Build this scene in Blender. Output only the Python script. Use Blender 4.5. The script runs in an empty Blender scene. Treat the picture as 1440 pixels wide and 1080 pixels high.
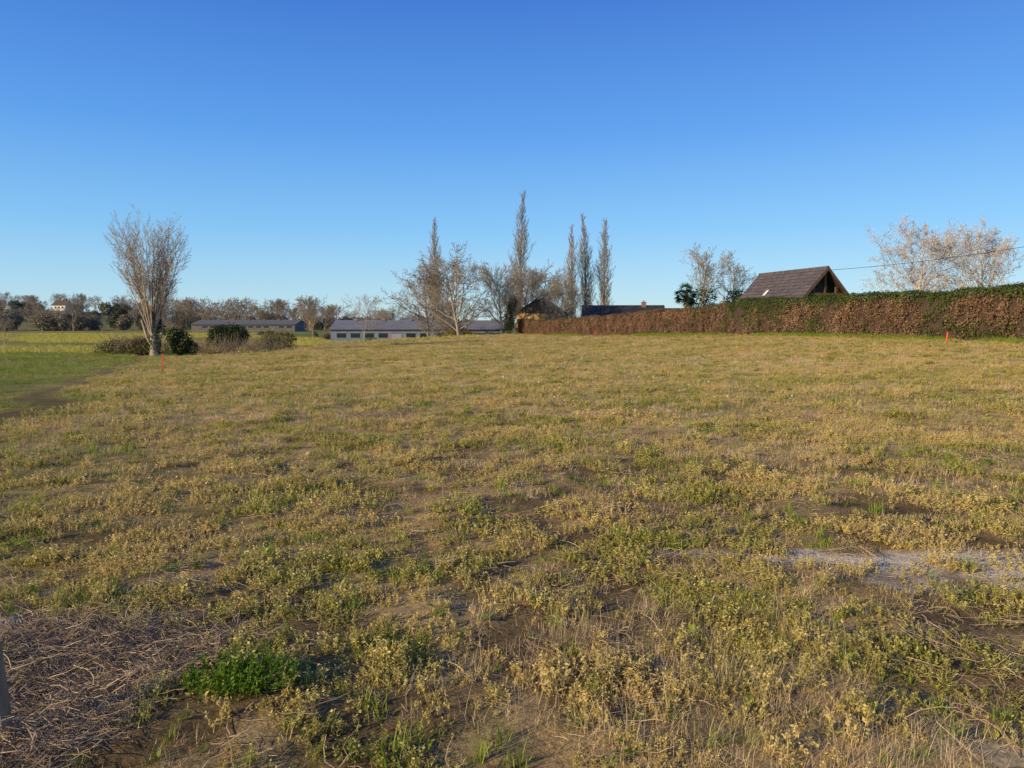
import bpy, math, random
import numpy as np
from mathutils import Vector, Matrix, Quaternion
random.seed(7); RNG=np.random.default_rng(11)
scene=bpy.context.scene
R=math.radians

# ---------------------------------------------------------------- noise / terrain
def sst(a,b,t):
    t=np.clip((np.asarray(t,dtype=float)-a)/(b-a),0,1); return t*t*(3-2*t)
def _h(ix,iy,seed):
    h=(ix.astype(np.int64)*374761393+iy.astype(np.int64)*668265263+seed*974634777)&0xffffffff
    h=((h^(h>>13))*1274126)&0xffffffff
    h=((h^(h>>15))*2654435)&0xffffffff
    return ((h^(h>>16))&0xffff)/65535.0
def vn(x,y,s,seed=0):
    x=np.asarray(x,dtype=float)/s+1000; y=np.asarray(y,dtype=float)/s+1000
    ix=np.floor(x); iy=np.floor(y); fx=x-ix; fy=y-iy
    fx=fx*fx*(3-2*fx); fy=fy*fy*(3-2*fy)
    a=_h(ix,iy,seed); b=_h(ix+1,iy,seed); c=_h(ix,iy+1,seed); d=_h(ix+1,iy+1,seed)
    return (a*(1-fx)+b*fx)*(1-fy)+(c*(1-fx)+d*fx)*fy
def fbm(x,y,s,seed=0,o=3):
    t=0;w=0
    for i in range(o):
        t=t+vn(x,y,s/2**i,seed+i*17)*0.55**i; w+=0.55**i
    return t/w
def height(x,y):
    x=np.asarray(x,dtype=float); y=np.asarray(y,dtype=float)
    z=0.78*sst(2,20,x)*sst(4,34,y)*(1-0.6*sst(60,110,y))
    z=z-0.62*sst(4,24,-x)*sst(10,50,y)
    y0=82+40*sst(-8,2,x)
    t=np.clip((y-y0)/40,0,1)
    z=z-(0.4+2.0*sst(-60,-20,x))*t*t*(3-2*t)
    z=z+13*np.exp(-(((x+370)/140)**2+((y-540)/160)**2))
    z=z+6*sst(500,1500,y)*vn(x,y,400,3)
    fade=1-sst(12,45,np.hypot(x,y))
    z=z+fade*(0.05*(vn(x,y,1.6,5)-.5)+0.06*(vn(x,y,0.5,6)-.5)+0.026*(vn(x,y,0.15,7)-.5))
    z=z+0.12*(vn(x,y,9,8)-.5)*sst(5,20,y)
    return z
def hz(x,y): return float(height(np.array([x]),np.array([y]))[0])
def bx(y): return -7.9-0.43*(y-11.5)      # boundary with the green crop
def bxn(x,y): return bx(y)+(fbm(x,y,1.8,23,3)-.5)*2.0
def hx(y): return 31.2-0.254*y            # hedge line

MUD=[(2.05,4.95,.5,.17),(2.75,4.85,.66,.25),(3.35,4.6,.7,.24),(4.1,4.45,.6,.22),(2.5,4.45,.4,.12),(2.1,2.65,.5,.10),(1.3,5.05,.35,.09)]
def mudmask(x,y):
    m=np.zeros_like(x)
    w=(fbm(x,y,.30,31,4)-.5)*2.4
    for i,(cx,cy,rx,ry) in enumerate(MUD):
        k=1.0 if i<4 else .45
        d=np.sqrt(((x-cx)/rx)**2+((y-cy)/ry)**2)+w
        m=np.maximum(m,k*(1-sst(.6,1.35,d)))
    return m
def strawmask(x,y):
    d=np.sqrt(((x+2.2)/1.1)**2+((y-3.15)/.75)**2)+(fbm(x,y,.6,41)-.5)*1.5
    return 1-sst(.55,1.15,d)

# ---------------------------------------------------------------- material helpers
def mat_new(name):
    m=bpy.data.materials.new(name); m.use_nodes=True
    nt=m.node_tree; nt.nodes.clear()
    return m,nt
def N(nt,t,**k):
    n=nt.nodes.new(t)
    for a,b in k.items(): setattr(n,a,b)
    return n
def ramp(nt,cols,fac):
    r=N(nt,'ShaderNodeValToRGB'); e=r.color_ramp.elements
    n=len(cols)
    while len(e)<n: e.new(.5)
    for i,c in enumerate(cols):
        if len(c)==4: e[i].position=c[3]
        else: e[i].position=i/(n-1)
        e[i].color=(c[0],c[1],c[2],1)
    nt.links.new(fac,r.inputs[0]); return r.outputs[0]
def mixc(nt,f,a,b,mode='MIX'):
    m=N(nt,'ShaderNodeMix',data_type='RGBA',blend_type=mode)
    for s,v in ((m.inputs[0],f),(m.inputs[6],a),(m.inputs[7],b)):
        if hasattr(v,'is_linked') or hasattr(v,'links'): nt.links.new(v,s)
        elif isinstance(v,(int,float)): s.default_value=v
        else: s.default_value=(v[0],v[1],v[2],1)
    return m.outputs[2]
def noise(nt,vec,scale,detail=3,rough=.55):
    n=N(nt,'ShaderNodeTexNoise'); n.inputs['Scale'].default_value=scale; n.inputs['Detail'].default_value=detail
    n.inputs['Roughness'].default_value=rough
    if vec is not None: nt.links.new(vec,n.inputs['Vector'])
    return n.outputs['Fac']
def leaf_mat(name,cols,transl=.3,patch=None,patch_scale=.5,rough=.6):
    """cols ramp by per-leaf value; patch: second colour blended with large noise"""
    m,nt=mat_new(name)
    at=N(nt,'ShaderNodeAttribute',attribute_name='rnd')
    oi=N(nt,'ShaderNodeObjectInfo')
    ma=N(nt,'ShaderNodeMath',operation='MULTIPLY_ADD'); ma.inputs[1].default_value=.6
    mb=N(nt,'ShaderNodeMath',operation='MULTIPLY'); mb.inputs[1].default_value=.4
    nt.links.new(oi.outputs['Random'],mb.inputs[0]); nt.links.new(at.outputs['Fac'],ma.inputs[0]); nt.links.new(mb.outputs[0],ma.inputs[2])
    c=ramp(nt,cols,ma.outputs[0])
    if patch:
        g=N(nt,'ShaderNodeNewGeometry')
        f=noise(nt,g.outputs['Position'],patch_scale,2)
        f2=ramp(nt,[(0,0,0,.40),(1,1,1,.58)],f)
        c=mixc(nt,f2,c,mixc(nt,.65,c,patch))
    p=N(nt,'ShaderNodeBsdfPrincipled'); p.inputs['Roughness'].default_value=rough
    p.inputs['Specular IOR Level'].default_value=.25
    nt.links.new(c,p.inputs['Base Color'])
    o=N(nt,'ShaderNodeOutputMaterial')
    if transl>0:
        t=N(nt,'ShaderNodeBsdfTranslucent'); nt.links.new(c,t.inputs[0])
        mx=N(nt,'ShaderNodeMixShader'); mx.inputs[0].default_value=transl
        nt.links.new(p.outputs[0],mx.inputs[1]); nt.links.new(t.outputs[0],mx.inputs[2]); nt.links.new(mx.outputs[0],o.inputs[0])
    else: nt.links.new(p.outputs[0],o.inputs[0])
    return m
def solid_mat(name,c1,c2,scale=3,rough=.8,bump=.3,stretch=None):
    m,nt=mat_new(name)
    tc=N(nt,'ShaderNodeTexCoord'); v=tc.outputs['Object']
    if stretch:
        mp=N(nt,'ShaderNodeMapping'); mp.inputs['Scale'].default_value=stretch; nt.links.new(v,mp.inputs[0]); v=mp.outputs[0]
    f=noise(nt,v,scale,5,.65)
    c=ramp(nt,[(*c1,.35),(*c2,.65)],f)
    p=N(nt,'ShaderNodeBsdfPrincipled'); p.inputs['Roughness'].default_value=rough
    nt.links.new(c,p.inputs['Base Color'])
    if bump:
        b=N(nt,'ShaderNodeBump'); b.inputs['Strength'].default_value=bump; b.inputs['Distance'].default_value=.02
        nt.links.new(f,b.inputs['Height']); nt.links.new(b.outputs[0],p.inputs['Normal'])
    o=N(nt,'ShaderNodeOutputMaterial'); nt.links.new(p.outputs[0],o.inputs[0])
    return m

# ---------------------------------------------------------------- mesh builder
class MB:
    def __init__(s): s.v=[];s.f=[];s.m=[];s.r=[]
    def face(s,pts,mi=0,r=None):
        b=len(s.v); s.v.extend([tuple(p) for p in pts]); s.f.append(tuple(range(b,b+len(pts)))); s.m.append(mi); s.r.append(random.random() if r is None else r)
    def box(s,x0,x1,y0,y1,z0,z1,mi=0):
        b=len(s.v)
        s.v.extend([(x0,y0,z0),(x1,y0,z0),(x1,y1,z0),(x0,y1,z0),(x0,y0,z1),(x1,y0,z1),(x1,y1,z1),(x0,y1,z1)])
        for q in ((0,3,2,1),(4,5,6,7),(0,1,5,4),(1,2,6,5),(2,3,7,6),(3,0,4,7)):
            s.f.append(tuple(b+i for i in q)); s.m.append(mi); s.r.append(random.random())
    def tube(s,p0,p1,r0,r1,n=5,mi=0,cap=True,rr=None):
        p0=Vector(p0);p1=Vector(p1); d=(p1-p0).normalized(); a=d.orthogonal().normalized(); c=d.cross(a); b=len(s.v)
        for p,r in((p0,r0),(p1,r1)):
            for i in range(n):
                t=2*math.pi*i/n; s.v.append(tuple(p+a*math.cos(t)*r+c*math.sin(t)*r))
        if rr is None: rr=random.random()
        for i in range(n):
            j=(i+1)%n; s.f.append((b+i,b+j,b+n+j,b+n+i)); s.m.append(mi); s.r.append(rr)
        if cap: s.f.append(tuple(b+n+i for i in range(n))); s.m.append(mi); s.r.append(rr)
    def blade(s,p,az,L,w,lean,curl,mi=0,n=2,r=None):
        p=Vector(p); h=Vector((math.cos(az),math.sin(az),0)); sd=Vector((-h.y,h.x,0))*w*.5
        if r is None: r=random.random()
        th=lean; pts=[(p-sd,p+sd)]; q=p.copy()
        for i in range(n):
            q=q+(h*math.sin(th)+Vector((0,0,1))*math.cos(th))*(L/n); th+=curl/n
            if q.z<.004: q.z=.004
            k=1-(i+1)/n
            pts.append((q-sd*max(k,.0),q+sd*max(k,.0)) if i<n-1 else (q,))
        for i in range(n):
            a=pts[i];b=pts[i+1]
            if len(b)==2: s.face([a[0],a[1],b[1],b[0]],mi,r)
            else: s.face([a[0],a[1],b[0]],mi,r)
        return q
    def leaf(s,p,d,L,w,mi=0,r=None):
        p=Vector(p); d=Vector(d).normalized(); sd=d.cross(Vector((random.gauss(0,1),random.gauss(0,1),random.gauss(0,1)+1.5)))
        if sd.length<1e-3: sd=d.orthogonal()
        sd=sd.normalized()*w*.5; m=p+d*L*.5
        s.face([p,m+sd,p+d*L,m-sd],mi,r)
    def mesh(s,name,mats,smooth=False):
        me=bpy.data.meshes.new(name); me.from_pydata(s.v,[],s.f)
        for m in mats: me.materials.append(m)
        me.polygons.foreach_set('material_index',s.m)
        a=me.attributes.new('rnd','FLOAT','FACE'); a.data.foreach_set('value',s.r)
        if smooth: me.polygons.foreach_set('use_smooth',[True]*len(s.f))
        me.update(); return me
def obj(name,me,parent=None,loc=(0,0,0),rot=(0,0,0),scale=(1,1,1),coll=None):
    o=bpy.data.objects.new(name,me); o.location=loc; o.rotation_euler=rot; o.scale=scale
    (coll or scene.collection).objects.link(o)
    if parent: o.parent=parent
    return o
def np_mesh(name,V,F,k,mats,mi=None,rnd=None):
    me=bpy.data.meshes.new(name); n=len(V); m=len(F)
    me.vertices.add(n); me.vertices.foreach_set('co',np.asarray(V,dtype=np.float32).ravel())
    me.loops.add(m*k); me.loops.foreach_set('vertex_index',np.asarray(F,dtype=np.int32).ravel())
    me.polygons.add(m); me.polygons.foreach_set('loop_start',np.arange(0,m*k,k,dtype=np.int32))
    for x in mats: me.materials.append(x)
    if mi is not None: me.polygons.foreach_set('material_index',np.asarray(mi,dtype=np.int32))
    if rnd is not None:
        a=me.attributes.new('rnd','FLOAT','FACE'); a.data.foreach_set('value',np.asarray(rnd,dtype=np.float32))
    me.update(calc_edges=True); me.validate(); return me

# ---------------------------------------------------------------- world + sun + camera
az=Vector((-0.82,-0.57,0)).normalized(); EL=R(18)
S=Vector((az.x*math.cos(EL),az.y*math.cos(EL),math.sin(EL)))
w=bpy.data.worlds.new("World"); scene.world=w; w.use_nodes=True; nt=w.node_tree; nt.nodes.clear()
sky=N(nt,'ShaderNodeTexSky',sky_type='NISHITA'); sky.sun_disc=False; sky.sun_elevation=EL; sky.sun_rotation=math.atan2(S.x,S.y)%(2*math.pi)
sky.air_density=1.0; sky.dust_density=.3; sky.ozone_density=2.0; sky.altitude=100
tc=N(nt,'ShaderNodeTexCoord'); sx=N(nt,'ShaderNodeSeparateXYZ'); nt.links.new(tc.outputs['Generated'],sx.inputs[0])
rc=ramp(nt,[(.52,.74,.82,0.0),(.38,.68,.90,.045),(.21,.54,.94,.12),(.088,.34,.88,.24),(.03,.17,.68,.40),(.015,.06,.26,.75)],sx.outputs[2])
sc10=N(nt,'ShaderNodeVectorMath',operation='SCALE'); sc10.inputs['Scale'].default_value=9.5; nt.links.new(rc,sc10.inputs[0])
mx=mixc(nt,.76,sky.outputs[0],sc10.outputs[0])
bg=N(nt,'ShaderNodeBackground'); bg.inputs['Strength'].default_value=.115; nt.links.new(mx,bg.inputs[0])
ou=N(nt,'ShaderNodeOutputWorld'); nt.links.new(bg.outputs[0],ou.inputs[0])
sl=bpy.data.lights.new('sun','SUN'); sl.energy=5; sl.angle=R(.5); sl.color=(1,.78,.46)
so=obj('sun',sl,loc=(-40,-20,40)); so.rotation_euler=S.to_track_quat('Z','Y').to_euler()
cam=bpy.data.cameras.new('camera'); cam.lens=26; cam.sensor_width=36; cam.clip_end=6000; cam.clip_start=.05
co=obj('camera',cam,loc=(0,0,1.6)); co.rotation_euler=(R(90-4.67),0,0); scene.camera=co
scene.view_settings.view_transform='Standard'; scene.view_settings.look='None'; scene.view_settings.exposure=0

# ---------------------------------------------------------------- ground sheet
k=.033
tx=np.arange(-252,253); ty=np.arange(-120,236)
gx=1.5*np.sinh(k*tx); gy=5+1.5*np.sinh(k*ty)
X,Y=np.meshgrid(gx,gy); x=X.ravel(); y=Y.ravel(); z=height(x,y)
nx=len(gx); ny=len(gy)
i=np.arange(nx*ny).reshape(ny,nx)
F=np.stack([i[:-1,:-1],i[:-1,1:],i[1:,1:],i[1:,:-1]],-1).reshape(-1,4)
def lerp(a,b,t): t=t[:,None]; return a*(1-t)+b*t
C=lambda *c: np.array(c,dtype=float)[None,:]
n1=fbm(x,y,.5,51,4); n2=fbm(x,y,4,52,3); n3=fbm(x,y,30,53,3)
col=lerp(C(.18,.13,.07),C(.50,.38,.20),sst(.3,.7,n1))
col=lerp(col,C(.23,.21,.06),sst(.45,.7,n2)*.5)
dist=np.hypot(x,y)
farc=lerp(C(.86,.64,.26),C(.66,.53,.18),sst(.35,.65,n2))
col=lerp(col,farc,sst(4,30,dist)*.9)
col=lerp(col,C(.26,.185,.12),strawmask(x,y)*.7)
col=lerp(col,C(.84,.76,.64),mudmask(x,y))
B=bxn(x,y)
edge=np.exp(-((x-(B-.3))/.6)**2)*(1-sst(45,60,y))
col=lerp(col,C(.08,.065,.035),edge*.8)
crop=sst(0,1.0,B-.6-x)
cc=lerp(C(.15,.19,.04),C(.30,.31,.09),sst(.3,.7,n2)); cc=lerp(cc,C(.10,.08,.045),sst(.52,.7,n1)*(1-sst(20,40,y))*.8)
col=lerp(col,cc,crop*(1-sst(46,56,y)))
far=sst(60,90,y)*(1-sst(-12,-2,x))
yel=lerp(C(.52,.44,.11),C(.34,.34,.09),sst(.4,.6,n3))
yel=lerp(yel,C(.19,.22,.06),sst(.2,.4,np.abs(((y-95)/90)%1-.5))*.6)
col=lerp(col,yel,np.maximum(far,sst(46,56,y)*crop))
col=lerp(col,C(.16,.24,.045),sst(-1.9,-.6,x-hx(y))*sst(28,33,y))
col=lerp(col,C(.22,.22,.09),sst(170,280,y)*.8)
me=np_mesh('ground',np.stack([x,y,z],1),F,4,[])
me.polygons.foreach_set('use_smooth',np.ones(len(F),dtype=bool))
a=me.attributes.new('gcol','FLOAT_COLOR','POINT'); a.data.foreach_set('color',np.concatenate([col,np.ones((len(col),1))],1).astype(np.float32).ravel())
a=me.attributes.new('mud','FLOAT','POINT'); a.data.foreach_set('value',mudmask(x,y).astype(np.float32))
m,nt=mat_new('soil_and_grass')
at=N(nt,'ShaderNodeAttribute',attribute_name='gcol'); am=N(nt,'ShaderNodeAttribute',attribute_name='mud')
g=N(nt,'ShaderNodeNewGeometry'); P=g.outputs['Position']
f1=noise(nt,P,28,6,.7); f2=noise(nt,P,3,5,.7); f3=noise(nt,P,.25,4,.6)
c=mixc(nt,1.0,at.outputs['Color'],ramp(nt,[(.5,.5,.5,.3),(1.4,1.35,1.3,.7)],f1),'MULTIPLY')
c=mixc(nt,1.0,c,ramp(nt,[(.65,.7,.7,.3),(1.3,1.22,1.1,.7)],f2),'MULTIPLY')
c=mixc(nt,1.0,c,ramp(nt,[(.8,.85,.8,.3),(1.18,1.12,1.1,.7)],f3),'MULTIPLY')
vo=N(nt,'ShaderNodeTexVoronoi',feature='DISTANCE_TO_EDGE'); vo.inputs['Scale'].default_value=11
nv=N(nt,'ShaderNodeTexNoise'); nv.inputs['Scale'].default_value=6; nt.links.new(P,nv.inputs['Vector'])
va=N(nt,'ShaderNodeVectorMath',operation='MULTIPLY_ADD'); va.inputs[1].default_value=(.25,.25,.25)
nt.links.new(nv.outputs['Color'],va.inputs[0]); nt.links.new(P,va.inputs[2]); nt.links.new(va.outputs[0],vo.inputs['Vector'])
cr=ramp(nt,[(.55,.53,.5,0.0),(1,1,1,.05)],vo.outputs['Distance'])
c=mixc(nt,am.outputs['Fac'],c,mixc(nt,1.0,c,cr,'MULTIPLY'))
p=N(nt,'ShaderNodeBsdfPrincipled'); p.inputs['Roughness'].default_value=.95; p.inputs['Specular IOR Level'].default_value=.1
nt.links.new(c,p.inputs['Base Color'])
ad=N(nt,'ShaderNodeMath',operation='ADD'); nt.links.new(f1,ad.inputs[0]); nt.links.new(f2,ad.inputs[1])
b=N(nt,'ShaderNodeBump'); b.inputs['Strength'].default_value=.9; b.inputs['Distance'].default_value=.03
nt.links.new(ad.outputs[0],b.inputs['Height']); nt.links.new(b.outputs[0],p.inputs['Normal'])
o=N(nt,'ShaderNodeOutputMaterial'); nt.links.new(p.outputs[0],o.inputs[0])
me.materials.append(m); obj('ground',me)

# ---------------------------------------------------------------- scatter machinery
def proto_coll(name,meshes):
    c=bpy.data.collections.new(name)
    for i,me in enumerate(meshes):
        o=bpy.data.objects.new('%s_%02d'%(name,i),me); c.objects.link(o)
    return c
def scatter(name,coll,x,y,scl,idx,tilt=.12,z=None,rz=None):
    n=len(x)
    if z is None: z=height(x,y)-.004
    rot=np.stack([RNG.normal(0,tilt,n),RNG.normal(0,tilt,n),RNG.uniform(0,6.283,n) if rz is None else rz],1)
    me=bpy.data.meshes.new(name); me.vertices.add(n); me.vertices.foreach_set('co',np.stack([x,y,z],1).astype(np.float32).ravel())
    scl=np.asarray(scl)
    if scl.ndim==1: scl=np.stack([scl]*3,1)
    for nm,arr in (('rot',rot),('scl',scl)):
        a=me.attributes.new(nm,'FLOAT_VECTOR','POINT'); a.data.foreach_set('vector',arr.astype(np.float32).ravel())
    a=me.attributes.new('idx','INT','POINT'); a.data.foreach_set('value',np.asarray(idx,dtype=np.int32))
    o=obj(name,me)
    ng=bpy.data.node_groups.new(name+'_gn','GeometryNodeTree')
    ng.interface.new_socket('Geometry',in_out='INPUT',socket_type='NodeSocketGeometry')
    ng.interface.new_socket('Geometry',in_out='OUTPUT',socket_type='NodeSocketGeometry')
    gi=ng.nodes.new('NodeGroupInput'); go=ng.nodes.new('NodeGroupOutput')
    ip=ng.nodes.new('GeometryNodeInstanceOnPoints'); ci=ng.nodes.new('GeometryNodeCollectionInfo')
    ci.inputs['Collection'].default_value=coll; ci.inputs['Separate Children'].default_value=True; ci.inputs['Reset Children'].default_value=True
    ip.inputs['Pick Instance'].default_value=True
    def na(nm,t):
        a=ng.nodes.new('GeometryNodeInputNamedAttribute'); a.data_type=t; a.inputs['Name'].default_value=nm; return a.outputs['Attribute']
    L=ng.links.new
    L(gi.outputs[0],ip.inputs['Points']); L(ci.outputs[0],ip.inputs['Instance'])
    L(na('idx','INT'),ip.inputs['Instance Index']); L(na('rot','FLOAT_VECTOR'),ip.inputs['Rotation']); L(na('scl','FLOAT_VECTOR'),ip.inputs['Scale'])
    L(ip.outputs[0],go.inputs[0])
    md=o.modifiers.new('scatter','NODES'); md.node_group=ng
    return o
def wedge(n,y0,y1,k=.78,c=2.5):
    xs=[];ys=[];tot=0
    wm=k*y1+c
    while tot<n:
        yy=RNG.uniform(y0,y1,n*2); xx=RNG.uniform(-wm,wm,n*2)
        q=np.abs(xx)<k*yy+c; xs.append(xx[q]); ys.append(yy[q]); tot+=q.sum()
    return np.concatenate(xs)[:n],np.concatenate(ys)[:n]

# plant materials
M_weed=leaf_mat('weed_leaf',[(.15,.17,.025),(.45,.42,.08),(.88,.76,.30)],.3,(.86,.64,.27),.45,.55)
M_green=leaf_mat('green_leaf',[(.10,.18,.015),(.26,.36,.035),(.52,.56,.10)],.35)
M_dry=leaf_mat('dry_blade',[(.54,.38,.18),(.78,.59,.31),(.90,.76,.47)],.25)
M_straw=leaf_mat('straw',[(.26,.18,.115),(.45,.33,.21),(.70,.55,.36)],.1)
M_bright=leaf_mat('bright_leaf',[(.07,.15,.012),(.17,.29,.02),(.38,.48,.05)],.4)
M_crop=leaf_mat('crop_blade',[(.12,.19,.02),(.25,.33,.05),(.45,.48,.12)],.35,(.46,.42,.15),.4)
M_red=leaf_mat('red_stem',[(.36,.16,.08),(.50,.27,.15),(.64,.42,.22)],.2)
M_yel=leaf_mat('yellow_flower',[(.50,.45,.08),(.66,.57,.13),(.42,.44,.11)],.3)
M_white=leaf_mat('pale_litter',[(.7,.66,.62),(.85,.80,.78)],.1)

def rdir(up=0.):
    v=Vector((random.gauss(0,1),random.gauss(0,1),random.gauss(0,1)*.6+up)); return v.normalized()
def p_weed(rad,ns,hmin,hmax,ll=.017):
    b=MB()
    for _ in range(ns):
        r=rad*math.sqrt(random.random()); t=random.random()*6.283
        p=Vector((r*math.cos(t),r*math.sin(t),0)); h=random.uniform(hmin,hmax)
        d=Vector((random.gauss(0,.35),random.gauss(0,.35),1)).normalized()
        e=p+d*h; b.tube(p,e,.0012,.0008,3,0,False)
        nl=int(h/.008)+3
        for i in range(nl):
            f=.15+.85*i/nl; q=p.lerp(e,f)
            dd=rdir(.25); l=ll*random.uniform(.6,1.4)*(1.15-.4*f)
            b.leaf(q,dd,l,l*.5,0,min(1,-.05+.8*f+random.uniform(-.2,.3)))  # leaves paler up the stem: sunlit tips put into the leaf colour
    return b.mesh('weed',[M_weed])
def p_grass(mat,rad,nb,L0,L1,w,lean,nm='grass',cu=1.4,seg=3):
    b=MB()
    for _ in range(nb):
        r=rad*random.random(); t=random.random()*6.283
        b.blade((r*math.cos(t),r*math.sin(t),0),t+random.gauss(0,.9),random.uniform(L0,L1),w*random.uniform(.7,1.3),abs(random.gauss(0,lean)),random.uniform(.2,cu),0,seg)
    return b.mesh(nm,[mat])
def p_straw(n,rad):
    b=MB()
    for _ in range(n):
        r=rad*math.sqrt(random.random()); t=random.random()*6.283; a=random.random()*6.283; L=random.uniform(.03,.17)
        w_=random.uniform(.0006,.0019); rr=random.random()
        p=Vector((r*math.cos(t),r*math.sin(t),random.uniform(.003,.035)))
        for j in range(3):
            a+=random.gauss(0,.45); q=p+Vector((math.cos(a),math.sin(a),random.gauss(0,.18)))*L/3; q.z=max(q.z,.003)
            b.tube(p,q,w_,w_*.85,3,0,False,rr); p=q; w_*=.85
    return b.mesh('straw',[M_straw])
def p_rosette(mat,n,L0,L1,up=.7):
    b=MB()
    for i in range(n):
        t=random.random()*6.283; L=random.uniform(L0,L1); r=random.random()
        h=Vector((math.cos(t),math.sin(t),0)); sd=Vector((-h.y,h.x,0)); lean=random.uniform(.5,1.35)*up+.15
        q=Vector((0,0,.003)); prev=(q,q); th=lean
        ws=[.25,.6,.9,.65]
        for j in range(4):
            q=q+(h*math.sin(th)+Vector((0,0,1))*math.cos(th))*L/4; th+=.25
            wv=sd*ws[j]*L*.13*random.uniform(.7,1.2); cur=(q-wv,q+wv)
            b.face([prev[0],prev[1],cur[1],cur[0]],0,r); prev=cur
        b.face([prev[0],prev[1],q+h*L*.1],0,r)
    return b.mesh('rosette',[mat])
def p_stalk():
    b=MB()
    for _ in range(random.randint(1,3)):
        h=random.uniform(.14,.32); p=Vector((random.gauss(0,.03),random.gauss(0,.03),0)); e=p+Vector((random.gauss(0,.05),random.gauss(0,.05),h))
        b.tube(p,e,.0022,.0015,3)
        for i in range(16):
            q=p.lerp(e,random.uniform(.35,1)); b.leaf(q,rdir(.6),random.uniform(.008,.02),.006)
    return b.mesh('stalk',[M_red])
random.seed(3)
c_weed=proto_coll('weed_proto',[p_weed(.11,random.randint(16,23),.025,.085) for _ in range(7)]+[p_weed(.05,9,.06,.12,.02) for _ in range(3)])
c_dry=proto_coll('dry_grass_proto',[p_grass(M_dry,.10,random.randint(26,38),.03,.11,.003,.9) for _ in range(5)])
c_wisp=proto_coll('wispy_grass_proto',[p_grass(M_dry,.12,40,.06,.18,.0016,.8,'wisp',2.4,4) for _ in range(4)])
c_grass=proto_coll('grass_proto',[p_grass(M_green,.05,random.randint(20,30),.04,.12,.0048,.6) for _ in range(5)])
c_crop=proto_coll('crop_proto',[p_grass(M_crop,.16,46,.06,.16,.007,.5) for _ in range(4)])
c_straw=proto_coll('straw_proto',[p_straw(26,.16) for _ in range(6)])
c_ros=proto_coll('rosette_proto',[p_rosette(M_green,random.randint(9,14),.05,.10) for _ in range(4)])
c_bros=proto_coll('bright_rosette_proto',[p_rosette(M_bright,12,.06,.10,.5) for _ in range(3)])
c_stalk=proto_coll('stalk_proto',[p_stalk() for _ in range(5)])

def in_field(x,y):
    return (x>bxn(x,y)+.25)&(x<hx(y)-.5)
allw=[];alld=[];allg=[];alls=[]
def band(y0,y1,dens,s,sz,fd,mn=.12,ks=.35):
    area=.78*(y1*y1-y0*y0)+5*(y1-y0); n=int(area*dens)
    x,y=wedge(n,y0,y1); ok=in_field(x,y); x=x[ok];y=y[ok]
    g=fbm(x,y,.9,61,3); d=fbm(x,y*1.7,1.1,62,3); md=mudmask(x,y); st=strawmask(x,y); u=RNG.random(len(x))
    kk=fbm(x,y,ks,63,3)
    keep=(u<mn+1.1*sst(.32,.58,kk))&(RNG.random(len(x))>md*.82)
    x=x[keep];y=y[keep];g=g[keep];d=d[keep];st=st[keep];kk=kk[keep]
    big=fbm(x,y*2.2,9,64,3)
    u=RNG.random(len(x))
    pg=.09+.40*sst(.52,.70,g)*(1-fd*.85)+.06*sst(.52,.7,big); pd=fd*.78+.40*sst(.42,.7,d)*(1.25-sst(.45,.65,big))
    t=np.where(u<pg,2,np.where(u<pg+pd,1,0))
    t=np.where((RNG.random(len(x))<st*.6),3,t)
    ss=s*(.65+.5*RNG.random(len(x))+.5*RNG.random(len(x))**5)*(.85+.3*sst(.4,.65,kk)); S3=np.stack([ss,ss,ss*sz],1)
    for L,k in((allw,0),(alld,1),(allg,2),(alls,3)):
        q=t==k; L.append((x[q],y[q],S3[q]))
band(1.6,6,150,.85,.95,.16,.30)
band(6,12,88,1.0,.95,.34,.36,.45)
band(12,25,44,1.45,.75,.52,.42,.8)
band(25,50,17,2.3,.52,.62,.5,1.3)
band(50,118,5,3.8,.38,.68,.6,3)
def cat(L): return [np.concatenate([a[i] for a in L]) for i in range(3)]
xx,yy,ss=cat(allw); scatter('weeds',c_weed,xx,yy,ss,RNG.integers(0,10,len(xx)))
xx,yy,ss=cat(alld); scatter('dry_grass',c_dry,xx,yy,ss,RNG.integers(0,5,len(xx)))
xx,yy,ss=cat(allg); scatter('grass',c_grass,xx,yy,ss,RNG.integers(0,5,len(xx)))
# straw litter
x,y=wedge(3600,1.6,13); q=in_field(x,y)&(RNG.random(len(x))<.2+.6*(fbm(x,y,.8,71,2)>.5))&(mudmask(x,y)<.6); x=x[q];y=y[q]
x2=RNG.uniform(-3.9,-.7,2600); y2=RNG.uniform(2.1,4.4,2600); q=RNG.random(2600)<strawmask(x2,y2); x2=x2[q];y2=y2[q]
a_,b_,c_=cat(alls)
x=np.concatenate([x,x2,a_]);y=np.concatenate([y,y2,b_])
scatter('straw_litter',c_straw,x,y,RNG.uniform(.7,1.3,len(x)),RNG.integers(0,6,len(x)),tilt=.25)
# fine tangled dry grass, mostly front right
x=RNG.uniform(-2.8,4.6,1900); y=RNG.uniform(1.7,5.2,1900); q=(RNG.random(1900)<sst(.42,.6,fbm(x,y,1.1,75,3))*sst(-1.2,.6,x+.3*(3-y))*(1-sst(3.4,5,y)*.7)*.8)&(mudmask(x,y)<.4); x=x[q];y=y[q]
scatter('wispy_dry_grass',c_wisp,x,y,RNG.uniform(.7,1.2,len(x)),RNG.integers(0,4,len(x)))
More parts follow.
